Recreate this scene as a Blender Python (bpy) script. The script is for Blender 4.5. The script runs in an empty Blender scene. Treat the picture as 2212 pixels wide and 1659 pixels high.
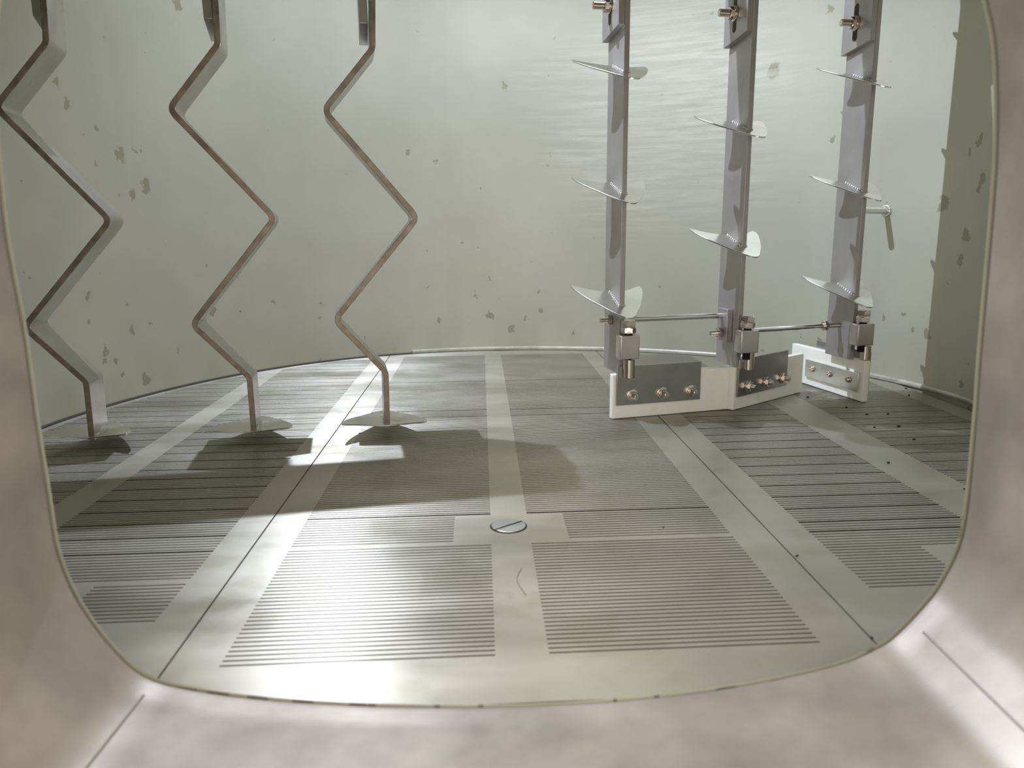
import bpy, bmesh, math, random
from math import sin, cos, pi, radians, hypot, atan2, sqrt
from mathutils import Vector, Matrix

# ------------------------------------------------------------------ camera
scene = bpy.context.scene
COL = scene.collection
PITCH, ROLL, H = .2, .010, .30
fw = Vector((0, cos(PITCH), -sin(PITCH)))
rt0 = Vector((1, 0, 0))
dn0 = fw.cross(rt0)
rt = cos(ROLL) * rt0 + sin(ROLL) * dn0
dn = -sin(ROLL) * rt0 + cos(ROLL) * dn0
cam_data = bpy.data.cameras.new('camera')
cam = bpy.data.objects.new('camera', cam_data)
COL.objects.link(cam)
m = Matrix.Identity(4)
for i in range(3):
    m[i][0], m[i][1], m[i][2] = rt[i], -dn[i], -fw[i]
m[2][3] = H
cam.matrix_world = m
cam_data.sensor_width = 36
cam_data.lens = 36 * 1645 / 2212
cam_data.clip_start = .01
cam_data.dof.use_dof = True
cam_data.dof.focus_distance = 1.2
cam_data.dof.aperture_fstop = 8.0
scene.camera = cam

# ------------------------------------------------------------------ world, lamps, exposure
scene.view_settings.view_transform = 'Standard'
scene.view_settings.look = 'None'
scene.view_settings.gamma = 1
scene.view_settings.exposure = 0.0
scene.view_settings.use_curve_mapping = False
w = bpy.data.worlds.new('brewhouse_air')
scene.world = w
w.use_nodes = True
bg = w.node_tree.nodes['Background']
bg.inputs[0].default_value = (1.0, .90, .80, 1)
bg.inputs[1].default_value = 2.7

LAMP = Vector((-.50, 1.30, 1.57))      # work lamp hung in the top of the tun


def lamp(name, loc, energy, color, radius, aim, cone, blend):
    d = bpy.data.lights.new(name, 'SPOT')
    d.energy = energy; d.color = color; d.shadow_soft_size = radius
    d.spot_size = radians(cone); d.spot_blend = blend
    o = bpy.data.objects.new(name, d); COL.objects.link(o); o.location = loc
    o.rotation_euler = (Vector(aim) - Vector(loc)).to_track_quat('-Z', 'Y').to_euler()
    return o


lamp('work_lamp', LAMP, 118, (.78, .85, 1.0), .007, (.13, 1.40, 0), 80, .50)
# soft disc light added under the dome as overhead fill
ad = bpy.data.lights.new('overhead_fill', 'AREA')
ad.shape = 'DISK'; ad.size = .5; ad.energy = 2.5; ad.color = (1.0, .96, .76)
ao = bpy.data.objects.new('overhead_fill', ad); COL.objects.link(ao)
ao.location = (.25, 1.35, 1.86)

# ------------------------------------------------------------------ helpers
PSI = radians(-12)                      # rake blades stand turned 12 degrees
E = Vector((cos(PSI), -sin(PSI), 0))
D = Vector((sin(PSI), cos(PSI), 0))
EANG = atan2(E.y, E.x)
CEN = Vector((.029, 1.175, 0))
RS = [-0.00156, 1e-05, -0.01575, -0.01151, -0.0218, -0.00023, -0.0048, -0.00497, 0.00668]


def rad(t):
    return .755 + RS[0] + sum(RS[2*k-1]*cos(k*t) + RS[2*k]*sin(k*t) for k in range(1, 5))


def wall_pt(t, z, off=0.0):
    r = rad(t) + off
    return Vector((CEN.x + r*sin(t), CEN.y - r*cos(t), z))


def finish(bm, name, mat, parent=None, smooth=35, bevel=0.0, seg=2):
    bmesh.ops.recalc_face_normals(bm, faces=bm.faces)
    me = bpy.data.meshes.new(name)
    bm.to_mesh(me); bm.free()
    mats = mat if isinstance(mat, (list, tuple)) else [mat]
    for x in mats:
        me.materials.append(x)
    for p in me.polygons:
        p.use_smooth = True
    me.set_sharp_from_angle(angle=radians(smooth))
    o = bpy.data.objects.new(name, me)
    COL.objects.link(o)
    if parent: o.parent = parent
    if bevel:
        b = o.modifiers.new('bevel', 'BEVEL'); b.width = bevel; b.segments = seg
        b.limit_method = 'ANGLE'; b.angle_limit = radians(40)
    return o


def tag(o, label=None, cat=None, group=None, kind=None):
    if label: o['label'] = label
    if cat: o['category'] = cat
    if group: o['group'] = group
    if kind: o['kind'] = kind
    return o


def empty(name, loc, rz=0, label=None, cat=None, group=None):
    o = bpy.data.objects.new(name, None); COL.objects.link(o)
    o.empty_display_size = .02
    o.location = loc; o.rotation_euler = (0, 0, rz)
    return tag(o, label, cat, group)


def add_box(bm, x0, x1, y0, y1, z0, z1):
    vs = [bm.verts.new(p) for p in ((x0,y0,z0),(x1,y0,z0),(x1,y1,z0),(x0,y1,z0),(x0,y0,z1),(x1,y0,z1),(x1,y1,z1),(x0,y1,z1))]
    for f in ((0,3,2,1),(4,5,6,7),(0,1,5,4),(1,2,6,5),(2,3,7,6),(3,0,4,7)):
        bm.faces.new([vs[i] for i in f])
    return vs


def add_prism(bm, pts, fn, a, b):
    """polygon pts extruded between a and b; fn(u, v, t) gives the point"""
    A = [bm.verts.new(fn(u, v, a)) for u, v in pts]
    B = [bm.verts.new(fn(u, v, b)) for u, v in pts]
    n = len(pts)
    bm.faces.new(A); bm.faces.new(B[::-1])
    for i in range(n):
        bm.faces.new((A[i], B[i], B[(i+1) % n], A[(i+1) % n]))


def frame(d):
    d = Vector(d).normalized()
    a = Vector((0, 0, 1)) if abs(d.z) < .9 else Vector((1, 0, 0))
    u = d.cross(a).normalized(); v = d.cross(u).normalized()
    return d, u, v


def add_lathe(bm, p, d, prof, n=28, hexa=False):
    """prof: list of (distance along d, radius)"""
    d, u, v = frame(d); p = Vector(p)
    rings = []
    for s, r in prof:
        if r < 1e-6:
            rings.append([bm.verts.new(p + d*s)])
        else:
            rings.append([bm.verts.new(p + d*s + (u*cos(2*pi*k/n) + v*sin(2*pi*k/n))*r) for k in range(n)])
    for A, B in zip(rings, rings[1:]):
        for k in range(n):
            k2 = (k+1) % n
            if len(A) == 1 and len(B) == 1: continue
            if len(A) == 1: bm.faces.new((A[0], B[k], B[k2]))
            elif len(B) == 1: bm.faces.new((A[k], B[0], A[k2]))
            else: bm.faces.new((A[k], B[k], B[k2], A[k2]))
    if len(rings[0]) > 1: bm.faces.new(rings[0][::-1])
    if len(rings[-1]) > 1: bm.faces.new(rings[-1])


def add_cyl(bm, p, d, L, r, n=28, ch=.0):
    if ch: add_lathe(bm, p, d, [(0, r-ch), (ch, r), (L-ch, r), (L, r-ch)], n)
    else: add_lathe(bm, p, d, [(0, r), (L, r)], n)


def add_thread(bm, p, d, L, r, n=20):
    prof = []; k = int(L/.0012)
    for i in range(k):
        s = L*i/k
        prof += [(s, r*.88), (s+L/k*.5, r)]
    prof += [(L-.0006, r*.9), (L, r*.72)]
    add_lathe(bm, p, d, prof, n)


def add_hex(bm, p, d, L, af, turn=0.0):
    """hex nut body with chamfered corners, af = across flats"""
    d, u, v = frame(d); p = Vector(p); R = af/sqrt(3)
    def ring(s, r, rnd):
        out = []
        for k in range(24):
            a = 2*pi*k/24 + turn
            ph = (2*pi*k/24) % (pi/3) - pi/6
            hr = (af/2)/cos(ph)
            rr = min(hr, rnd) if rnd else hr
            out.append(bm.verts.new(p + d*s + (u*cos(a) + v*sin(a))*min(rr, r)))
        return out
    c = L*.13
    rings = [ring(0, 9, af/2*1.0), ring(c, 9, None), ring(L-c, 9, None), ring(L, 9, af/2*1.0)]
    for A, B in zip(rings, rings[1:]):
        for k in range(24):
            bm.faces.new((A[k], B[k], B[(k+1) % 24], A[(k+1) % 24]))
    bm.faces.new(rings[0][::-1]); bm.faces.new(rings[-1])


def rand_poly_blob(bm, c, r, rnd):
    vs = bmesh.ops.create_icosphere(bm, subdivisions=1, radius=r)['verts']
    sx, sy, sz = rnd.uniform(.8, 1.6), rnd.uniform(.6, 1.1), rnd.uniform(.4, .7)
    a = rnd.uniform(0, pi)
    for v in vs:
        x, y, z = v.co.x*sx*rnd.uniform(.8, 1.2), v.co.y*sy*rnd.uniform(.8, 1.2), v.co.z*sz
        v.co = Vector((c[0] + x*cos(a) - y*sin(a), c[1] + x*sin(a) + y*cos(a), c[2] + z + r*sz*.8))


# ------------------------------------------------------------------ materials
def nt(name):
    mt = bpy.data.materials.new(name); mt.use_nodes = True
    t = mt.node_tree
    return mt, t, t.nodes['Principled BSDF']


def N(t, typ, **kw):
    n = t.nodes.new(typ)
    for k, v in kw.items():
        if k.startswith('i_'):
            key = k[2:]; key = int(key) if key.isdigit() else key.replace('_', ' ')
            n.inputs[key].default_value = v
        else: setattr(n, k, v)
    return n


def ramp(t, fac, stops):
    r = t.nodes.new('ShaderNodeValToRGB')
    el = r.color_ramp.elements
    while len(el) > 1: el.remove(el[0])
    el[0].position = stops[0][0]; el[0].color = (*stops[0][1], 1) if len(stops[0][1]) == 3 else stops[0][1]
    for p, c in stops[1:]:
        e = el.new(p); e.color = (*c, 1)
    t.links.new(fac, r.inputs[0])
    return r.outputs[0]


def math_(t, op, a, b=None, clamp=False):
    n = t.nodes.new('ShaderNodeMath'); n.operation = op; n.use_clamp = clamp
    for i, x in enumerate((a, b)):
        if x is None: continue
        if isinstance(x, (int, float)): n.inputs[i].default_value = x
        else: t.links.new(x, n.inputs[i])
    return n.outputs[0]


def mixc(t, fac, a, b):
    n = t.nodes.new('ShaderNodeMix'); n.data_type = 'RGBA'
    if isinstance(fac, (int, float)): n.inputs[0].default_value = fac
    else: t.links.new(fac, n.inputs[0])
    for i, x in ((6, a), (7, b)):
        if isinstance(x, tuple): n.inputs[i].default_value = (*x, 1)
        else: t.links.new(x, n.inputs[i])
    return n.outputs[2]


def noise(t, scale, vec=None, detail=3, rough=.55, stretch=None, rot=None):
    tc = t.nodes.new('ShaderNodeTexCoord').outputs['Object'] if vec is None else vec
    if stretch or rot:
        mp = t.nodes.new('ShaderNodeMapping')
        if rot: mp.inputs['Rotation'].default_value = rot
        if stretch: mp.inputs['Scale'].default_value = stretch
        t.links.new(tc, mp.inputs[0]); tc = mp.outputs[0]
    n = N(t, 'ShaderNodeTexNoise', i_Scale=scale, i_Detail=detail, i_Roughness=rough)
    t.links.new(tc, n.inputs['Vector'])
    return n.outputs[0]


def steel(name, col, rough, metal=.85, brush=None, bump=.02, mottled=.15, scale=14, aniso=0):
    mt, t, b = nt(name)
    n1 = noise(t, scale, detail=4)
    lo = tuple(c*(1-mottled) for c in col); hi = tuple(min(1, c*(1+mottled*.6)) for c in col)
    b.inputs['Metallic'].default_value = metal
    t.links.new(ramp(t, n1, [(.3, lo), (.7, hi)]), b.inputs['Base Color'])
    st = brush or (1, 1, 1)
    n2 = noise(t, 60 if brush else 30, stretch=st, detail=5)
    rr = math_(t, 'ADD', math_(t, 'MULTIPLY', n2, .22), rough-.11)
    t.links.new(rr, b.inputs['Roughness'])
    if bump:
        bp = N(t, 'ShaderNodeBump', i_Strength=bump*5, i_Distance=.0006)
        t.links.new(n2, bp.inputs['Height']); t.links.new(bp.outputs[0], b.inputs['Normal'])
    if aniso: b.inputs['Anisotropic'].default_value = aniso
    return mt


M_RAKE = steel('brushed_steel_bar', (.40, .38, .365), .38, .55, brush=(1, 1, .08))
M_KNIFE = steel('worn_steel_blade', (.52, .495, .47), .30, .88, bump=.004)
M_VANE = steel('polished_steel_vane', (.74, .74, .70), .25, 1, bump=.008)
M_NUT = steel('bright_steel_bolt', (.66, .60, .55), .20, 1, bump=0)
M_BLOCK = steel('hinge_block_steel', (.60, .56, .54), .36, .9, bump=0)
M_CUT = steel('rough_cut_edge', (.25, .215, .175), .5, .5, mottled=.45, scale=60)
M_ROD = steel('polished_steel_rod', (.66, .64, .62), .17, 1, bump=0)
M_PLATE = steel('dull_steel_plate', (.42, .41, .39), .34, 1, brush=(1, .3, 1))
M_BEAM = steel('beam_steel', (.5, .49, .47), .4, 1)
M_NECK = steel('collar_steel', (.39, .35, .31), .40, .6, bump=.05, mottled=.28, scale=13)
M_DOME = steel('dome_steel', (.42, .42, .38), .45, .6)
M_PLUG = steel('screw_steel', (.66, .66, .66), .3, 1)


def dark(name, c, r=.6):
    mt, t, b = nt(name)
    n1 = noise(t, 40)
    t.links.new(ramp(t, n1, [(.3, tuple(x*.7 for x in c)), (.7, c)]), b.inputs['Base Color'])
    b.inputs['Roughness'].default_value = r
    return mt


M_SLOT = dark('slot_floor', (.085, .075, .065))
M_GAP = dark('slot_gap', (.006, .006, .005), .9)  # near-black paints shade into slots and recesses; also the dark pin
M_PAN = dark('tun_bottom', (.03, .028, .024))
M_CRUMB = dark('malt_husk', (.025, .02, .014), .8)
M_HAIR = dark('brush_bristle', (.25, .20, .13), .6)


def m_plastic():
    mt, t, b = nt('white_plastic')
    n1 = noise(t, 22, detail=5)
    t.links.new(ramp(t, n1, [(.35, (.93, .92, .82)), (.62, (.97, .96, .90)), (.80, (.88, .85, .68))]), b.inputs['Base Color'])
    b.inputs['Roughness'].default_value = .45
    b.inputs['Subsurface Weight'].default_value = .5
    b.inputs['Subsurface Radius'].default_value = (.01, .009, .006)
    b.inputs['Subsurface Scale'].default_value = .5
    return mt


M_PLASTIC = m_plastic()


SB_ = 1.515


def m_floor():
    mt, t, b = nt('screen_plate_steel')
    tc = t.nodes.new('ShaderNodeTexCoord').outputs['Object']
    n1 = noise(t, 5, tc, 5, stretch=(.6, 1.6, 1))
    n2 = noise(t, 11, tc, 6, .6)
    base = ramp(t, n1, [(.3, (.38, .365, .31)), (.7, (.51, .495, .435))])
    water = ramp(t, n2, [(.51, (0, 0, 0)), (.60, (1, 1, 1))])
    base = mixc(t, math_(t, 'MULTIPLY', water, .34), base, (.36, .34, .25))
    t.links.new(base, b.inputs['Base Color'])
    b.inputs['Metallic'].default_value = .70
    n3 = noise(t, 40, tc, 4, stretch=(.12, 1, 1))
    rr = math_(t, 'ADD', math_(t, 'MULTIPLY', n3, .18), .34)
    rr = math_(t, 'ADD', rr, math_(t, 'MULTIPLY', math_(t, 'SUBTRACT', n1, .5), .5))
    rr = math_(t, 'SUBTRACT', rr, math_(t, 'MULTIPLY', water, .03))
    t.links.new(rr, b.inputs['Roughness'])
    b.inputs['Anisotropic'].default_value = .88
    tg = N(t, 'ShaderNodeCombineXYZ'); tg.inputs[0].default_value = -cos(SB_); tg.inputs[1].default_value = sin(SB_)
    t.links.new(tg.outputs[0], b.inputs['Tangent'])
    n4 = noise(t, 160, tc, 4, stretch=(.25, 1, 1))
    bp = N(t, 'ShaderNodeBump', i_Strength=.05, i_Distance=.0004)
    t.links.new(n4, bp.inputs['Height']); t.links.new(bp.outputs[0], b.inputs['Normal'])
    return mt


M_FLOOR = m_floor()

STAINS = [(-1.308,.504,.0091),(-1.29,.539,.0082),(-1.362,.475,.0055),(-1.34,.461,.0036),(-1.409,.439,.01),(-1.44,.448,.0036),(-1.452,.451,.0045),(-1.459,.387,.0118),(-1.427,.368,.0091),(-1.355,.415,.0045),(-1.568,.722,.0091),(-2.079,.482,.0045),(-2.144,.462,.0055),(-2.112,.749,.0045),(-2.315,.633,.0064),(-1.299,.153,.0055),(-1.393,.127,.0064),(-1.328,.097,.0073),(-1.347,.079,.0055),(-1.495,.072,.0045),(-1.845,.101,.0045),(1.314,.439,.0091),(1.299,.375,.0091),(1.384,.337,.0136),(1.322,.284,.01),(1.338,.42,.0064),(1.776,.627,.0145),(1.664,.727,.0082),(1.638,.475,.0073),(1.33,.242,.0109),(1.302,.361,.0073)]


def m_wall():
    mt, t, b = nt('tun_wall_steel')
    tc = t.nodes.new('ShaderNodeTexCoord').outputs['Object']
    n0 = noise(t, 3.5, tc, 4)
    base = ramp(t, n0, [(.3, (.47, .468, .385)), (.7, (.555, .552, .46))])
    # drifts of dried wort: clustered specks, more of them near the floor
    wob = N(t, 'ShaderNodeTexNoise', i_Scale=70.0, i_Detail=3.0)
    t.links.new(tc, wob.inputs['Vector'])
    off = N(t, 'ShaderNodeVectorMath', operation='SUBTRACT'); t.links.new(wob.outputs['Color'], off.inputs[0]); off.inputs[1].default_value = (.5, .5, .5)
    sc = N(t, 'ShaderNodeVectorMath', operation='SCALE'); t.links.new(off.outputs[0], sc.inputs[0]); sc.inputs['Scale'].default_value = .028
    ad_ = N(t, 'ShaderNodeVectorMath', operation='ADD'); t.links.new(tc, ad_.inputs[0]); t.links.new(sc.outputs[0], ad_.inputs[1])
    mp = N(t, 'ShaderNodeMapping'); mp.inputs['Scale'].default_value = (1, 1, .72); t.links.new(ad_.outputs[0], mp.inputs[0])
    warped = mp.outputs[0]
    mask = None
    for s, z, r in STAINS:
        p = wall_pt(s/.75, z*.72)
        d = N(t, 'ShaderNodeVectorMath', operation='DISTANCE'); t.links.new(warped, d.inputs[0]); d.inputs[1].default_value = p
        q = math_(t, 'DIVIDE', d.outputs['Value'], r)
        mask = q if mask is None else math_(t, 'MINIMUM', mask, q)
    big = ramp(t, mask, [(.75, (1, 1, 1)), (.95, (0, 0, 0))])
    vor = N(t, 'ShaderNodeTexVoronoi', i_Scale=24.0); t.links.new(warped, vor.inputs['Vector'])
    sep = N(t, 'ShaderNodeSeparateXYZ'); t.links.new(tc, sep.inputs[0])
    low = N(t, 'ShaderNodeMapRange', i_1=.0, i_2=.30, i_3=.24, i_4=.085); t.links.new(sep.outputs[2], low.inputs[0])
    clus = noise(t, 6, tc, 2)
    th = math_(t, 'MULTIPLY', low.outputs[0], ramp(t, clus, [(.42, (0, 0, 0)), (.62, (1, 1, 1))]))
    speck = math_(t, 'LESS_THAN', vor.outputs['Distance'], th)
    st = mixc(t, math_(t, 'MULTIPLY', big, .72), base, (.28, .26, .17))
    st = mixc(t, math_(t, 'MULTIPLY', speck, .62), st, (.22, .20, .13))
    grime = N(t, 'ShaderNodeMapRange', i_1=.012, i_2=.10, i_3=.35, i_4=0.0); t.links.new(sep.outputs[2], grime.inputs[0])
    gn = noise(t, 9, tc, 4, stretch=(1, 1, .3))
    st = mixc(t, math_(t, 'MULTIPLY', grime.outputs[0], ramp(t, gn, [(.4, (0, 0, 0)), (.65, (1, 1, 1))])), st, (.36, .33, .24))
    # long drips
    dr = noise(t, 16, tc, 2, stretch=(1, 1, .04))
    st = mixc(t, math_(t, 'MULTIPLY', ramp(t, dr, [(.60, (0, 0, 0)), (.72, (1, 1, 1))]), .10), st, (.40, .39, .30))
    t.links.new(st, b.inputs['Base Color'])
    # brush strokes on the far wall, their highlight painted in as paler colour
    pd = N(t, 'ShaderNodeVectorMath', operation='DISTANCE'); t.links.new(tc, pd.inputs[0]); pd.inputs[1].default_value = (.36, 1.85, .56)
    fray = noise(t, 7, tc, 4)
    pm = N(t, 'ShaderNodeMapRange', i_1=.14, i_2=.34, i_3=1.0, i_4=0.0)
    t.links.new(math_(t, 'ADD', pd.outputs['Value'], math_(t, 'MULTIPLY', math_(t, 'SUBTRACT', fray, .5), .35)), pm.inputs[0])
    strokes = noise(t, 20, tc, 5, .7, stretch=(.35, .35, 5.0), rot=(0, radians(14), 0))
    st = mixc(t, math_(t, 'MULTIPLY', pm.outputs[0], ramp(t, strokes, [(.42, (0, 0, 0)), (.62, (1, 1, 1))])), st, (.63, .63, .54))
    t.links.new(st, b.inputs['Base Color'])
    b.inputs['Metallic'].default_value = .35
    n3 = noise(t, 30, tc, 4, stretch=(1, 1, 5), rot=(0, 0, 0))
    t.links.new(math_(t, 'ADD', math_(t, 'MULTIPLY', n3, .16), .46), b.inputs['Roughness'])
    bp = N(t, 'ShaderNodeBump', i_Strength=.10, i_Distance=.0008)
    t.links.new(n3, bp.inputs['Height']); t.links.new(bp.outputs[0], b.inputs['Normal'])
    return mt


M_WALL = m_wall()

# ------------------------------------------------------------------ manway outline on the wall (theta, z)
HOLE = [(-.08,.0),(.0366,.0),(.1432,.001),(.2301,.0033),(.2779,.0055),(.3083,.0099),(.3326,.0158),(.3681,.0335),(.3891,.0471),(.4111,.0723),
        (.4181,.1022),(.4151,.1767),(.4121,.2089),(.4074,.291),(.4059,.3129),(.403,.3424),(.3972,.371),(.3893,.3986),(.381,.4164),(.3685,.4334),
        (.345,.462),(.305,.492),(.24,.517),(.14,.533),(.03,.540),(-.08,.541),(-.19,.538),(-.29,.525),(-.365,.500),(-.415,.466),(-.445,.425),(-.460,.37),
        (-.4656,.302),(-.4605,.2389),(-.4605,.1837),(-.4584,.1262),(-.4563,.0897),(-.4418,.0576),(-.4115,.027),(-.375,.006),(-.3205,.001),(-.2471,0),(-.1856,0)]


def closed_spline(pts, per=5):
    out = []; n = len(pts)
    for i in range(n):
        p0, p1, p2, p3 = (Vector(pts[(i+k-1) % n]) for k in range(4))
        for j in range(per):
            t = j/per
            out.append(.5*((2*p1) + (p2-p0)*t + (2*p0-5*p1+4*p2-p3)*t*t + (3*p1-p0-3*p2+p3)*t**3))
    return out


CONT = closed_spline(HOLE)
for p in CONT: p.y = max(p.y, 0)
TOPZ = 1.90


def build_wall():
    ta, tb, za, zb = -.75, .70, -.02, .70
    bm = bmesh.new()
    c = Vector((-.03, .27))
    corners = [Vector(q) for q in ((ta, za), (tb, za), (tb, zb), (ta, zb))]
    angs = sorted([(atan2(p.y-c.y, p.x-c.x), p) for p in CONT], key=lambda q: q[0])
    ins = []
    for q in corners:
        a = atan2(q.y-c.y, q.x-c.x)
        for i in range(len(angs)):
            a0, p0 = angs[i-1]; a1, p1 = angs[i]
            if i and a0 <= a < a1:
                ins.append((a, p0.lerp(p1, (a-a0)/(a1-a0))))
    angs = sorted(angs + ins, key=lambda q: q[0])
    K = 10; loops = []
    for a, p in angs:
        dx, dz = cos(a), sin(a)
        s = min((tb-c.x)/dx if dx > 1e-9 else 9e9, (ta-c.x)/dx if dx < -1e-9 else 9e9,
                (zb-c.y)/dz if dz > 1e-9 else 9e9, (za-c.y)/dz if dz < -1e-9 else 9e9)
        q = c + Vector((dx, dz))*s
        loops.append([bm.verts.new(wall_pt(*(p.lerp(q, k/K)))) for k in range(K+1)])
    n = len(loops)
    for i in range(n):
        A, B = loops[i], loops[(i+1) % n]
        for k in range(K):
            bm.faces.new((A[k], B[k], B[k+1], A[k+1]))
    def grid(t0, t1, z0, z1, nt_, nz):
        V = [[bm.verts.new(wall_pt(t0+(t1-t0)*i/nt_, z0+(z1-z0)*j/nz)) for j in range(nz+1)] for i in range(nt_+1)]
        for i in range(nt_):
            for j in range(nz):
                bm.faces.new((V[i][j], V[i+1][j], V[i+1][j+1], V[i][j+1]))
    grid(tb, 2*pi+ta, za, TOPZ, 220, 24)
    grid(ta, tb, zb, TOPZ, 60, 16)
    bmesh.ops.remove_doubles(bm, verts=bm.verts, dist=1e-5)
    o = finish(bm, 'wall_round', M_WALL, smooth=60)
    tag(o, 'round speckled stainless steel tun wall', 'wall', kind='structure')
    s = o.modifiers.new('shell', 'SOLIDIFY'); s.thickness = .004; s.offset = 0
    # solidify must grow outwards only
    s.offset = -1; s.use_rim = False
    return o


wall = build_wall()
# orient wall normals towards the tun axis so that the shell grows outwards
me = wall.data
cnt = sum(1 for p in me.polygons if (Vector((CEN.x, CEN.y, p.center.z)) - p.center).dot(p.normal) > 0)
if cnt < len(me.polygons)/2: me.flip_normals()

bm = bmesh.new()
V = [bm.verts.new(wall_pt(2*pi*i/120, -.014, .003)) for i in range(120)]
bm.faces.new(V)
tag(finish(bm, 'floor', M_PAN), 'dark tun bottom under the screen plates', 'floor', kind='structure')

bm = bmesh.new()
R0 = [bm.verts.new(wall_pt(2*pi*i/120, TOPZ)) for i in range(120)]
R1 = [bm.verts.new(Vector((CEN.x, CEN.y, 0)) + Vector((.25*sin(2*pi*i/120), -.25*cos(2*pi*i/120), TOPZ+.12))) for i in range(120)]
top = bm.verts.new((CEN.x, CEN.y, TOPZ+.14))
for i in range(120):
    bm.faces.new((R0[i], R0[(i+1) % 120], R1[(i+1) % 120], R1[i])); bm.faces.new((R1[i], R1[(i+1) % 120], top))
tag(finish(bm, 'ceiling', M_DOME, smooth=50), 'domed steel top of the tun', 'ceiling', kind='structure')

# bead at the foot of the wall
bm = bmesh.new(); prof = [(.0, .010), (-.0025, .0095), (-.004, .007), (-.0045, .004), (-.0035, .0012), (0, .001)]
t0, t1, n = .45, 3.52, 170
rows = [[bm.verts.new(wall_pt(t0+(t1-t0)*i/n, z, off)) for off, z in prof] for i in range(n+1)]
for A, B in zip(rows, rows[1:]):
    for k in range(len(prof)-1): bm.faces.new((A[k], B[k], B[k+1], A[k+1]))
M_BEAD = steel('seal_bead', (.50, .49, .42), .4, .3, mottled=.3, scale=30)
tag(finish(bm, 'trim_1', M_BEAD, smooth=60), 'pale sealing bead round the foot of the wall', 'seal', kind='structure')

bm = bmesh.new(); prof = [(.0, .0035), (-.002, .0032), (-.0042, .0018), (-.0045, -.004)]  # dark strip drawn in for the shade line between floor and left wall
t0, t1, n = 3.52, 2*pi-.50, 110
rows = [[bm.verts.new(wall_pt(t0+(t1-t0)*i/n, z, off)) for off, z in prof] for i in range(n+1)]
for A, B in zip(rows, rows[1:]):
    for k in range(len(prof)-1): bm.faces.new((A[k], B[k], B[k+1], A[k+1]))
tag(finish(bm, 'trim_2', M_PAN, smooth=60), 'dark strip standing in for the shaded gap at the foot of the left wall', 'seal', kind='structure')

# ------------------------------------------------------------------ manway collar
bm = bmesh.new()
NECK_END = .30
n = len(CONT)
rings = []
def cont_n(i):
    a = wall_pt(*CONT[(i-1) % n]); b = wall_pt(*CONT[(i+1) % n]); d = Vector((b.x-a.x, 0, b.z-a.z)).normalized()
    return Vector((d.z, 0, -d.x))       # outwards from the opening
for k, (dy, grow) in enumerate(((.0, .0), (-.004, .0), (-.012, .001))):
    rings.append([bm.verts.new(wall_pt(*CONT[i]) + Vector((0, dy, 0)) + cont_n(i)*grow) for i in range(n)])
for k in range(1, 15):
    f_ = k/14
    row = []
    for i in range(n):
        p = wall_pt(*CONT[i]) + cont_n(i)*.001
        y = (p.y-.012)*(1-f_) + NECK_END*f_
        row.append(bm.verts.new((p.x, y, p.z)))
    rings.append(row)
for g, dy in ((.004, -.004), (.012, -.006), (.03, -.006), (.03, .006), (.006, .008)):
    rings.append([bm.verts.new(Vector((wall_pt(*CONT[i]).x, NECK_END+dy, wall_pt(*CONT[i]).z)) + cont_n(i)*g) for i in range(n)])
for A, B in zip(rings, rings[1:]):
    for i in range(n): bm.faces.new((A[i], B[i], B[(i+1) % n], A[(i+1) % n]))
neck = finish(bm, 'manway_collar', M_NECK, smooth=50)
tag(neck, 'polished stainless steel manway collar with rounded corners framing the view', 'manway')

# faint weld seams where the curved collar corners meet the flat runs
M_SEAM = steel('collar_seam', (.33, .30, .26), .5, .5)
for th in (-.362, .355):
    i = min(range(len(CONT)), key=lambda k: abs(CONT[k].x-th) + (9 if CONT[k].y > .1 else 0))
    q = wall_pt(*CONT[i]) + cont_n(i)*.0007
    bm = bmesh.new(); add_cyl(bm, (q.x, q.y-.014, q.z), (0, -1, 0), q.y-.014-NECK_END, .0008, 10)
    finish(bm, 'weld_seam', M_SEAM, neck)

# ------------------------------------------------------------------ slotted screen plates
SA, SB = -.0386, 1.515
BV = Vector((sin(SB), cos(SB), 0)); SV = Vector((sin(SA), cos(SA), 0))
PITCHS, SLOTW = .0063, .0019


def fl(u, v, z=0): return BV*u + SV*v + Vector((0, 0, z))


def inside(u, v, marg):
    q = fl(u, v) - CEN
    return q.xy.length < rad(atan2(q.x, -q.y)) - marg


def chord(v, u0, u1, marg):
    """u interval of [u0,u1] inside the tun at this v"""
    us = [u0 + (u1-u0)*i/80 for i in range(81)]
    ok = [u for u in us if inside(u, v, marg)]
    if not ok: return None
    a, b = ok[0], ok[-1]; st = (u1-u0)/80
    if a > u0:
        lo, hi = a-st, a
        for _ in range(16):
            mid = (lo+hi)/2
            if inside(mid, v, marg): hi = mid
            else: lo = mid
        a = hi
    if b < u1:
        lo, hi = b, b+st
        for _ in range(16):
            mid = (lo+hi)/2
            if inside(mid, v, marg): lo = mid
            else: hi = mid
        b = lo
    return a, b


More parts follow.
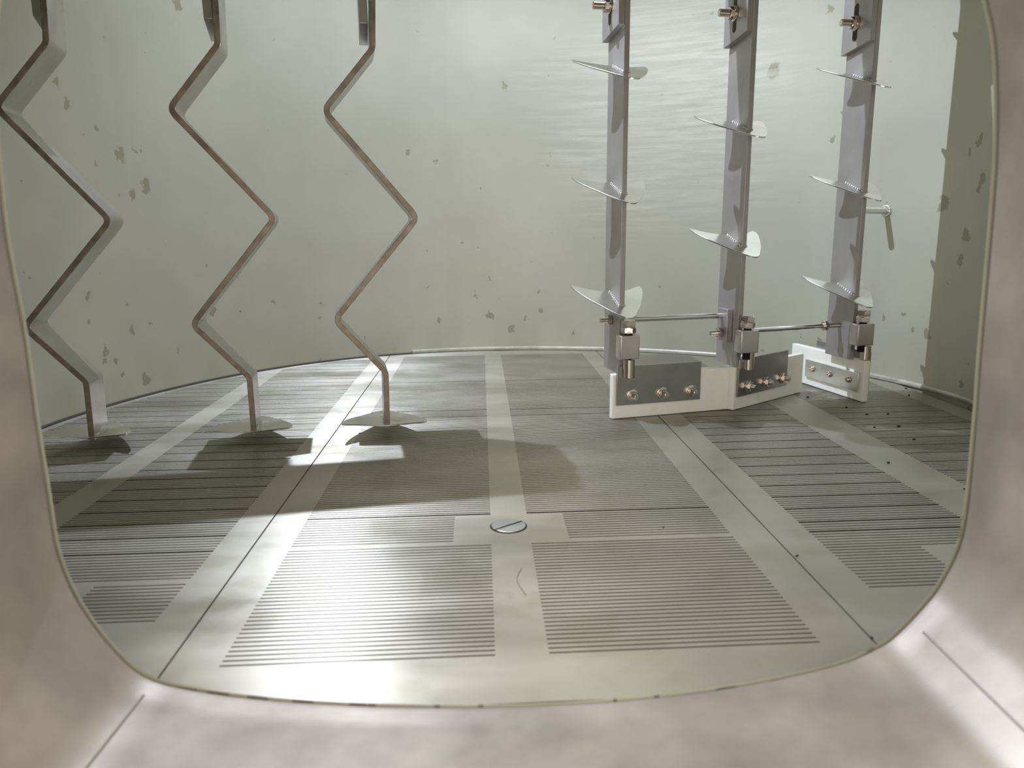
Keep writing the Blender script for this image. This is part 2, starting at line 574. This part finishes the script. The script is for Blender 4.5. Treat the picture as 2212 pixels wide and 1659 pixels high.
def screen_plate(name, u0, u1, blocks, wide, label):
    """blocks: (ua, ub, va, vb) slotted fields"""
    bm = bmesh.new()
    vs = set()
    rows = []
    k0 = int(.40/PITCHS)
    for k in range(k0, int(2.0/PITCHS)):
        w_ = SLOTW*1.8 if wide(k) else SLOTW
        rows.append((k*PITCHS, k*PITCHS + w_, True, k)); rows.append((k*PITCHS + w_, (k+1)*PITCHS, False, k))
    def quad(a0, b0, va, a1, b1, vb, z, mi):
        if b0-a0 < 1e-6 and b1-a1 < 1e-6: return
        f_ = bm.faces.new([bm.verts.new(fl(*q, z)) for q in ((a0, va), (b0, va), (b1, vb), (a1, vb))])
        f_.material_index = mi
    for va, vb, slot, k in rows:
        c0, c1 = chord(va, u0, u1, .004), chord(vb, u0, u1, .004)
        if not c0 or not c1: continue
        segs = []
        if slot:
            for ua, ub, ba, bb in blocks:
                if va >= ba and vb <= bb + 1e-4:
                    x0, x1 = max(ua, c0[0]), min(ub, c0[1])
                    lim = chord(va, ua, ub, .018)
                    if not lim: continue
                    # the fields end in steps that follow the round wall
                    x0, x1 = max(x0, lim[0]), min(x1, lim[1])
                    if x1-x0 > .02: segs.append((x0, x1, abs(ua) < .48))
        segs.sort()
        cur = (c0[0], c1[0])
        for x0, x1, wide_ok in segs:
            quad(cur[0], x0, va, cur[1], x0, vb, 0, 0)
            wd = wide(k) and wide_ok; dp = .004 if wd else .0016
            quad(x0, x1, va, x0, x1, vb, -dp, 2 if wd else 1)
            for (p, q) in (((x0, va), (x1, va)), ((x0, vb), (x1, vb)), ((x0, va), (x0, vb)), ((x1, va), (x1, vb))):
                f_ = bm.faces.new([bm.verts.new(fl(*p, 0)), bm.verts.new(fl(*q, 0)), bm.verts.new(fl(*q, -dp)), bm.verts.new(fl(*p, -dp))])
                f_.material_index = 2 if wd else 1
            cur = (x1, x1)
        quad(cur[0], c0[1], va, cur[1], c1[1], vb, 0, 0)
        # lips along the seams
        for a, b_ in ((c0[0], c1[0]), (c0[1], c1[1])):
            f_ = bm.faces.new([bm.verts.new(fl(a, va, 0)), bm.verts.new(fl(b_, vb, 0)), bm.verts.new(fl(b_, vb, -.005)), bm.verts.new(fl(a, va, -.005))])
            f_.material_index = 0
    bmesh.ops.remove_doubles(bm, verts=bm.verts, dist=1e-6)
    me = bpy.data.meshes.new(name); 
    for f_ in bm.faces:
        if abs(f_.normal.z) < .1: continue
    bm.normal_update()
    for f_ in bm.faces:
        if f_.normal.z < -.5: f_.normal_flip()
    bm.to_mesh(me); bm.free()
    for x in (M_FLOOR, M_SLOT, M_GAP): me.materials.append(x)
    o = bpy.data.objects.new(name, me); COL.objects.link(o)
    tag(o, label, 'screen plate', 'slotted steel plates of the false floor')
    return o


SL, SR = -.227, .2845
G = .0008
screen_plate('screen_plate', SL+G, SR-G,
    [(-.1895, .0052, .494, .6955), (.0442, .2445, .494, .6955),
     (-.1895, -.0325, .7005, .7735), (.0825, .2445, .7005, .7735),
     (-.1895, .0052, .7735, 1.84), (.0442, .2445, .7735, 1.84)],
    lambda k: k in (123, 193, 200, 240), 'middle slotted steel floor plate holding the large slotted screw')
screen_plate('screen_plate', SR+G, .80,
    [(.324, .414, .574, .66), (.324, .497, .66, 1.80), (.5645, .76, .70, 1.80)],
    lambda k: k % 6 == 1 and 120 < k < 195 or k in (111, 115), 'slotted steel floor plate under the three bladed scraper bars on the right')
screen_plate('screen_plate', -.80, SL-G,
    [(-.34, -.262, .567, .637), (-.445, -.262, .637, 1.80), (-.70, -.485, .70, 1.80)],
    lambda k: k % 6 == 3 and k > 106, 'slotted steel floor plate at the left with closely set dark slots')

# ------------------------------------------------------------------ large slotted screw
sc = empty('slotted_screw', (-.005, .741, 0), 0, 'large flush slotted screw in the cross of the middle floor plate', 'screw')
bm = bmesh.new()
R_, gw = .0178, .0014
ga = atan2(.0335, .042)
for sgn in (1, -1):
    pts = []
    a0 = math.asin(gw/R_)
    for i in range(33):
        a = a0 + (pi-2*a0)*i/32
        pts.append((R_*cos(a), R_*sin(a)*sgn))
    def fn(u, v, t):
        return Vector((u*cos(ga)-v*sin(ga), u*sin(ga)+v*cos(ga), t))
    add_prism(bm, pts, fn, .0002, .0013)
finish(bm, 'screw_head', M_PLUG, sc, bevel=.0004)
bm = bmesh.new(); add_lathe(bm, (0, 0, .0001), (0, 0, 1), [(0, .0191), (.0003, .0191), (.0003, .0001)], 48)
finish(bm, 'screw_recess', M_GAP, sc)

# ------------------------------------------------------------------ vane shape shared by the bars
PLAN = [(-.0645,.0735),(-.0632,.0600),(-.0560,.0390),(-.0470,.0210),(-.0360,.0030),(-.0240,-.0170),(-.0120,-.0330),(-.0040,-.0395),(.0040,-.0395),
        (.0110,-.0330),(.0200,-.0180),(.0300,.0000),(.0400,.0210),(.0490,.0430),(.0555,.0620),(.0570,.0750),(.0535,.0800),
        (.0400,.0700),(.0250,.0610),(.0080,.0550),(-.0080,.0540),(-.0250,.0560),(-.0450,.0630),(-.0605,.0735)]


def smooth_poly(pts, per=3): return [tuple(p) for p in closed_spline(pts, per)]


def vane_mesh(name='vane'):
    bm = bmesh.new()
    add_prism(bm, smooth_poly(PLAN), lambda u, v, t: Vector((u, v, t)), -.0011, .0011)
    return finish(bm, name, M_VANE, None, bevel=.0004)


def weld(bm, p, q, r=.0022, n=9, rnd=random.Random(3)):
    p, q = Vector(p), Vector(q)
    for i in range(n):
        c = p.lerp(q, (i+.5)/n)
        vs = bmesh.ops.create_icosphere(bm, subdivisions=2, radius=r*rnd.uniform(.85, 1.15))['verts']
        for v in vs: v.co = Vector((v.co.x, v.co.y*1.3, v.co.z*.8)) + c


def bolt_parts(root, p, d, studL, af, washer_r, group_parent_name='bolt', stud_r=.005, hexed=False):
    """stud with nut and washer sticking out along d"""
    bm = bmesh.new(); add_thread(bm, p, d, studL, stud_r)
    b = finish(bm, group_parent_name, M_NUT, root, smooth=20)
    d_ = Vector(d).normalized(); p = Vector(p)
    bm = bmesh.new(); add_hex(bm, p + d_*.0022, d, af*.5, af, .3)
    finish(bm, 'nut', M_NUT, b, smooth=25)
    bm = bmesh.new(); add_lathe(bm, p, d, [(0, washer_r-.0004), (.0004, washer_r), (.0016, washer_r), (.002, washer_r-.0006), (.002, stud_r)], 30)
    finish(bm, 'washer', M_NUT, b)
    return b


# ------------------------------------------------------------------ zigzag knives on the left
BW, BT = .064, .0078


def fillet(pts, r, n=7):
    P = [Vector(p) for p in pts]; out = [P[0]]
    for a, b, c in zip(P, P[1:], P[2:]):
        d0 = (a-b).normalized(); d1 = (c-b).normalized()
        ang = d0.angle(d1); L = min(r/math.tan(ang/2), .4*(a-b).length, .4*(c-b).length)
        s, e_ = b+d0*L, b+d1*L
        for i in range(n+1):
            t = i/n
            out.append((1-t)**2*s + 2*t*(1-t)*b + t*t*e_)
    out.append(P[-1]); return out


def zigzag_knife(loc, label, first=True):
    root = empty('zigzag_knife', loc, EANG, label, 'tun knife', 'bent steel knives hanging in a row')
    pts = [(.0085, .700), (.0080, .605), (.005, .540), (-.0635, .460), (.0565, .3175), (-.0655, .177), (.0025, .098), (.001, .014)]
    cl = fillet(pts, .0135)
    L, Rr = [], []
    for i, p in enumerate(cl):
        a = cl[max(i-1, 0)]; b = cl[min(i+1, len(cl)-1)]; d = (b-a).normalized(); nn = Vector((d.y, -d.x))
        L.append(p + nn*BT/2); Rr.append(p - nn*BT/2)
    bm = bmesh.new()
    rowsA = []
    for y in (0, BW):
        rowsA.append(([bm.verts.new((q.x, y, q.y)) for q in L], [bm.verts.new((q.x, y, q.y)) for q in Rr]))
    (L0, R0_), (L1, R1_) = rowsA
    for i in range(len(cl)-1):
        bm.faces.new((L0[i], L0[i+1], R0_[i+1], R0_[i])).material_index = 1; bm.faces.new((L1[i], R1_[i], R1_[i+1], L1[i+1])).material_index = 1
        bm.faces.new((L0[i], L1[i], L1[i+1], L0[i+1])); bm.faces.new((R0_[i], R0_[i+1], R1_[i+1], R1_[i]))
    bm.faces.new((L0[0], R0_[0], R1_[0], L1[0])); bm.faces.new((L0[-1], L1[-1], R1_[-1], R0_[-1]))
    finish(bm, 'blade', [M_KNIFE, M_CUT], root, smooth=30, bevel=.0007)
    # foot vane: the same crescent pointing away, lying almost flat
    bm = bmesh.new()
    add_prism(bm, smooth_poly([(u, .052-v) for u, v in PLAN]), lambda u, v, t: Vector((u, v, .0185 + .010*(abs(u)/.06)**1.5 + t)), -.001, .001)
    finish(bm, 'foot_vane', M_VANE, root, bevel=.0004)
    bm = bmesh.new(); weld(bm, (.005, .006, .0195), (.005, .060, .0195)); weld(bm, (-.004, .006, .0195), (-.004, .060, .0195))
    finish(bm, 'weld', M_VANE, root)
    # clamp lug beside the blade head
    bm = bmesh.new()
    add_prism(bm, [(.012, .574), (.058, .556), (.070, .574), (.070, .72), (.012, .72)], lambda u, v, t: Vector((t, u, v)), -.0105, -.0002+.0012)
    finish(bm, 'clamp_plate', M_PLATE, root, bevel=.0005)
    for y in (.036,):
        for zz in (.622, .67):
            b = bolt_parts(root, (-.0105, y, zz), (-1, 0, 0), .024, .015, .0095)
            bm = bmesh.new(); add_hex(bm, (.0118, y, zz), (1, 0, 0), .006, .015, .1)
            finish(bm, 'bolt_head', M_NUT, root, smooth=25)
    return root


def copy_tree(o, parent=None):
    c = o.copy(); COL.objects.link(c); c.parent = parent
    if parent is None: pass
    for ch in [x for x in bpy.data.objects if x.parent == o]:
        copy_tree(ch, c)
    return c


k1 = zigzag_knife((-.595, 1.039, 0), 'leftmost zigzag steel knife, its broad face turned to view, nearest the collar')
k2 = copy_tree(k1); k2.location = (-.373, 1.061, 0); k2.rotation_euler = (0, radians(-1.15), EANG)
k2['label'] = 'middle zigzag steel knife with its crescent foot left of the floor seam'
k3 = copy_tree(k1); k3.location = (-.1855, 1.090, 0); k3.rotation_euler = (0, radians(-.2), EANG)
k3['label'] = 'zigzag steel knife seen edge-on, third from the left and nearest the centre'

# ------------------------------------------------------------------ straight bars with vanes on the right
RT, RW = .0082, .072


def scraper_bar(loc, label):
    root = empty('scraper_bar', loc, EANG, label, 'rake bar', 'straight steel bars carrying vanes and scrapers')
    bm = bmesh.new(); add_box(bm, 0, RT, 0, RW, .073, .800)
    finish(bm, 'bar', M_RAKE, root, bevel=.0008)
    # clamp plate with an upright slot
    bm = bmesh.new()
    outer = [(-.0, .592), (.0735, .582), (.0735, .80), (-.0, .80)]
    sy, sr, s0, s1 = .040, .0062, .604, .650
    slot = [(sy + sr*sin(a), (s1 if cos(a) > 0 else s0) + sr*cos(a)) for a in [2*pi*(i+.5)/24 for i in range(24)]]
    def ringpts(pts, x): return [bm.verts.new((x, u, v)) for u, v in pts]
    # radial fill between the slot and the outline
    c = Vector((sy, .627))
    outp = []
    for u, v in slot:
        dx, dz = u-c.x, v-c.y
        s = 9e9
        for i in range(4):
            a, b = Vector(outer[i]), Vector(outer[(i+1) % 4]); e_ = b-a
            den = dx*e_.y - dz*e_.x
            if abs(den) < 1e-12: continue
            tt = ((a.x-c.x)*e_.y - (a.y-c.y)*e_.x)/den; ww = ((a.x-c.x)*dz - (a.y-c.y)*dx)/den
            if tt > 0 and -1e-6 <= ww <= 1+1e-6: s = min(s, tt)
        outp.append((c.x+dx*s, c.y+dz*s))
    for q in outer:                      # snap the nearest ray ends to the corners
        j = min(range(24), key=lambda i: (outp[i][0]-q[0])**2 + (outp[i][1]-q[1])**2); outp[j] = q
    X0, X1 = -.0095, -.0004
    I0, O0, I1, O1 = ringpts(slot, X0), ringpts(outp, X0), ringpts(slot, X1), ringpts(outp, X1)
    for i in range(24):
        j = (i+1) % 24
        bm.faces.new((I0[i], I0[j], O0[j], O0[i])); bm.faces.new((I1[i], O1[i], O1[j], I1[j]))
        bm.faces.new((I0[i], I1[i], I1[j], I0[j])); bm.faces.new((O0[i], O0[j], O1[j], O1[i]))
    cp = finish(bm, 'clamp_plate', M_RAKE, root)
    bm = bmesh.new(); add_box(bm, -.0006, -.0001, sy-.0065, sy+.0065, .598, .656)  # thin black panel that paints shade into the clamp slot
    finish(bm, 'slot_shade', M_GAP, cp)
    bolt_parts(root, (-.0096, sy, .626), (-1, 0, 0), .027, .0165, .0118, stud_r=.0056)
    # hinge block for the scraper
    bm = bmesh.new()
    add_prism(bm, [(-.0075, -.0250), (.0235, -.0250), (.0285, -.012), (.0270, .0005), (-.0060, .0005), (-.0085, -.010)], lambda u, v, t: Vector((u+.0010, v, t)), .1005, .1375)
    finish(bm, 'hinge_block', M_BLOCK, root, bevel=.0015)
    c = (.0105, -.0125)
    bm = bmesh.new(); add_cyl(bm, (*c, .0885), (0, 0, 1), .055, .0062)
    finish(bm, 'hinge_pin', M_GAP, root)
    bm = bmesh.new(); add_hex(bm, (*c, .1400), (0, 0, 1), .0095, .0205, .2)
    finish(bm, 'nut', M_NUT, root, smooth=25)
    bm = bmesh.new(); add_hex(bm, (*c, .1505), (0, 0, 1), .0095, .0205, .5)
    finish(bm, 'bolt_head', M_NUT, root, smooth=25)
    return root


def add_vanes(root, zs, tD=20.5, tE=-3.5):
    for z in zs:
        v = VANE.copy(); COL.objects.link(v); v.parent = root
        v.location = (.0035, 0, z); v.rotation_euler = (radians(tD), radians(-tE), 0)
        bm = bmesh.new(); s = sin(radians(tD)); c = cos(radians(tD))
        for x in (-.0042, .0050):
            weld(bm, (x, .000, .0018), (x, .056, .0018), r=.0019)
        if 'w' not in WELD: WELD['w'] = finish(bm, 'weld', M_VANE, v); 
        else:
            bm.free(); w_ = WELD['w'].copy(); COL.objects.link(w_); w_.parent = v


WELD = {}
VANE = vane_mesh()
r1 = scraper_bar((.1695, 1.190, 0), 'steel vane bar nearest the centre with three visible crescent vanes')
r2 = copy_tree(r1); r2.location = (.370, 1.237, 0)
r2['label'] = 'middle steel vane bar with only two visible crescent vanes'
r3 = copy_tree(r1); r3.location = (.5870, 1.303, 0)
r3['label'] = 'rightmost steel vane bar, standing in front of the wall peg'
add_vanes(r1, (.180, .350, .524, .70))
add_vanes(r2, (.268, .447))
add_vanes(r3, (.181, .354, .528, .70), tE=-6)
bpy.data.objects.remove(VANE)
# small angle lug on the middle bar taking both tie rods
bm = bmesh.new(); add_box(bm, -.0105, 0, .018, .052, .113, .168)
finish(bm, 'rod_lug', M_RAKE, r2, bevel=.0012)


def tie_rod(a, b, label, nuts, stud0=.018):
    a, b = Vector(a), Vector(b); d = (b-a).normalized(); L = (b-a).length
    root = empty('tie_rod', a, 0, label, 'tie rod', 'tie rods between the vane bars')
    bm = bmesh.new(); add_cyl(bm, (0, 0, 0), d, L, .0046, 20)
    finish(bm, 'rod', M_ROD, root)
    bm = bmesh.new(); add_thread(bm, -d*stud0, d, stud0, .0044); finish(bm, 'threaded_end', M_NUT, root, smooth=20)
    for s in nuts:
        bm = bmesh.new(); add_hex(bm, d*s, d, .0065, .0155, .35*s*100)
        nn = finish(bm, 'nut', M_NUT, root, smooth=25)
    return root


def loc_of(base, e, d, z): return Vector((base[0], base[1], 0)) + E*e + D*d + Vector((0, 0, z))


p1, p2, p3 = (.1695, 1.190), (.370, 1.237), (.5870, 1.303)
tie_rod(loc_of(p1, 0, .038, .155), loc_of(p2, -.004, .036, .1555), 'upper left tie rod between the first and middle vane bars', (-.0072, .2, ), .019)
tie_rod(loc_of(p2, -.011, .036, .127), loc_of(p3, -.001, .036, .1293), 'lower tie rod running from the middle to the rightmost vane bar', (-.0072, .204), .020)


# ------------------------------------------------------------------ white scrapers
def scraper(A, d, label, front=1):
    """A: near lower corner of the plastic, d: direction of its length"""
    root = empty('scraper', (A[0], A[1], 0), atan2(d[1], d[0]), label, 'scraper', 'white plastic floor scrapers')
    s = 1 if front > 0 else -1
    # s > 0: bracket on the side of the viewer; s < 0: bracket behind, backing strip in view
    bm = bmesh.new()
    add_box(bm, 0, .2155, 0 if s > 0 else -.0115, .0115 if s > 0 else 0, .0012, .0735)
    finish(bm, 'plastic_blade', M_PLASTIC, root, bevel=.0012)
    y0, y1 = (-.0045, -.0002) if s > 0 else (-.0160, -.0117)
    bm = bmesh.new()
    add_prism(bm, [(.0055, .0235), (.1545, .0235), (.1545, .0868), (.0335, .0868), (.0305, .0800), (.0170, .0800), (.0145, .0868), (.0055, .0868)],
              lambda u, v, t: Vector((u, t, v)), y0, y1)
    finish(bm, 'bracket_plate', M_PLATE, root, bevel=.0005)
    bm = bmesh.new()
    if s > 0: add_cyl(bm, (.0235, -.0100, .0690), (0, 0, 1), .0295, .0088, 28, .0006)
    else: add_cyl(bm, (.0085, -.0060, .0745), (0, 0, 1), .0240, .0088, 28, .0006)
    finish(bm, 'hinge_socket', M_NUT, root)
    yb0, yb1 = (.0117, .0160) if s > 0 else (.0002, .0045)
    bm = bmesh.new(); add_box(bm, .0085, .1620, yb0, yb1, .0175, .0505)
    finish(bm, 'backing_plate', M_VANE, root, bevel=.0005)
    for x in (.0330, .0860, .1380):
        bolt_parts(root, (x, -.0045 if s > 0 else -.0160, .0385 if s > 0 else .0350), (0, -1, 0), .0155, .0130, .0098, stud_r=.0042)
        bm = bmesh.new()
        add_lathe(bm, (x, yb1, .0350), (0, 1, 0), [(0, .0062), (.0022, .0058), (.0045, .0040), (.0045, .0030), (.0020, .0028), (.0020, .0)], 24)
        finish(bm, 'bolt_head', M_NUT, root)
    return root


scraper((.1595, 1.1829), (.959, .284), 'white plastic scraper with bright bracket and three nuts under the bar nearest the centre')
scraper((.3676, 1.2342), (.770, .638), 'white plastic scraper with shadowed bracket under the middle bar')
scraper((.6055, 1.2859), (-.225, .974), 'white plastic scraper under the rightmost bar, showing its backing strip and round bolt heads', front=-1)

# ------------------------------------------------------------------ rake arm overhead (throws the broad shadow on the floor)
arm = empty('rake_arm', (CEN.x, CEN.y, 0), EANG, 'overhead steel arm that the knives and bars hang from', 'rake arm')


def back(S, z):
    S = Vector((*S, 0)); return S + (LAMP-S)*(z/LAMP.z)


def loc(P):
    q = P - CEN; return Vector((q.dot(E), q.dot(D), q.z))


zb = .74
na = loc(back((-.482, .75), zb)); nb_ = loc(back((.067, .865), zb)); fa = loc(back((-.411, .914), zb)); fb = loc(back((-.144, .978), zb))
yn = (na.y+nb_.y)/2; yf = (fa.y+fb.y)/2
bm = bmesh.new(); add_box(bm, -.72, nb_.x, yn, yf, zb-.03, zb+.03)
finish(bm, 'arm_beam', M_BEAM, arm, bevel=.003)
bm = bmesh.new(); add_cyl(bm, (0, 0, .76), (0, 0, 1), 1.05, .024, 40)
finish(bm, 'rotor_shaft', M_BEAM, arm)
bm = bmesh.new()
q3 = loc(Vector((.587, 1.303, 0)))
add_box(bm, .0, .66, q3.y+.045, q3.y+.078, .82, .87)
finish(bm, 'arm_beam', M_BEAM, arm, bevel=.003)
for k in ((-.595, 1.039), (-.373, 1.061), (-.184, 1.09)):
    bm = bmesh.new(); q = loc(Vector((*k, 0))); add_box(bm, q.x-.020, q.x-.0112, yn+.01, q.y+.07, .69, .75)
    finish(bm, 'lug', M_BEAM, arm, bevel=.001)

# ------------------------------------------------------------------ wall peg
pw = Vector((.7263, 1.5059, .3288)); inn = (CEN - Vector((pw.x, pw.y, 0))).normalized(); inn.z = 0
pg = empty('wall_peg', pw, 0, 'short steel peg welded to the wall beyond the rightmost bar', 'peg')
bm = bmesh.new(); add_cyl(bm, -inn*.004, inn, .068, .0062, 28, .0006); finish(bm, 'peg_rod', M_VANE, pg)
bm = bmesh.new()
_, u_, v_ = frame(inn)
rnd = random.Random(5)
for i in range(22):
    a = 2*pi*i/22; vs = bmesh.ops.create_icosphere(bm, subdivisions=2, radius=.0032*rnd.uniform(.85, 1.15))['verts']
    for v in vs: v.co += (u_*cos(a)+v_*sin(a))*.0085 + inn*.001
finish(bm, 'weld', M_VANE, pg)

# ------------------------------------------------------------------ husk crumbs, bristle
CR = [((.529,1.33),'dark malt crumb just behind the middle scraper'),((.563,1.249),'dark malt crumb in front of the rightmost scraper'),
      ((.575,1.2),'small dark crumb right of the scraper shadow'),((.61,1.201),'small dark crumb on the plain floor strip'),
      ((.549,1.118),'dark crumb left of a crumb pair on the right plate'),((.588,1.122),'larger dark crumb of the pair on the right plate'),
      ((.739,1.397),'dark husk lying near the right wall foot'),((.714,1.337),'flat husk below the husk by the right wall'),
      ((.748,1.454),'tiny crumb against the right wall bead'),((.574,1.05),'lone dark crumb between slots at far right'),
      ((.484,.941),'long dark husk beside the right plain strip'),((.522,.839),'crumb on the plain strip close to the collar'),
      ((.325,.56),'green-black crumb near the collar corner'),((.265,.516),'dark crumb in the lower right of the floor near the collar'),
      ((.153,.733),'tiny dark crumb right of the large screw'),((.263,.661),'tiny dark crumb on the plain border right of the near slots')]
for i, ((x, y), lab) in enumerate(CR):
    rnd = random.Random(i); bm = bmesh.new()
    rand_poly_blob(bm, (0, 0, 0), (.0024 if y > .9 else .0014), rnd)
    o = finish(bm, 'malt_crumb', M_CRUMB); o.location = (x, y, .0001)
    tag(o, lab, 'crumb', 'dark malt crumbs on the floor')
hp = [(.0071,.6409),(.0036,.6269),(.0027,.6187),(.0039,.609),(.0069,.5986),(.0099,.5893)]
bm = bmesh.new(); path = []
P_ = [Vector((*q, .0005)) for q in hp]
for i in range(len(P_)-1):
    a, b, c, d = P_[max(i-1, 0)], P_[i], P_[i+1], P_[min(i+2, len(P_)-1)]
    for j in range(6):
        t = j/6; path.append(.5*((2*b) + (c-a)*t + (2*a-5*b+4*c-d)*t*t + (3*b-a-3*c+d)*t**3))
path.append(P_[-1]); prev = None
for i, q in enumerate(path):
    dd, uu, vv = frame(path[min(i+1, len(path)-1)] - path[max(i-1, 0)])
    ring = [bm.verts.new(q + (uu*cos(k*pi/3) + vv*sin(k*pi/3))*.00028) for k in range(6)]
    if prev:
        for k in range(6): bm.faces.new((prev[k], ring[k], ring[(k+1) % 6], prev[(k+1) % 6]))
    prev = ring
o = finish(bm, 'bristle', M_HAIR)
tag(o, 'thin curved bristle lying on the plain strip below the large screw', 'bristle')
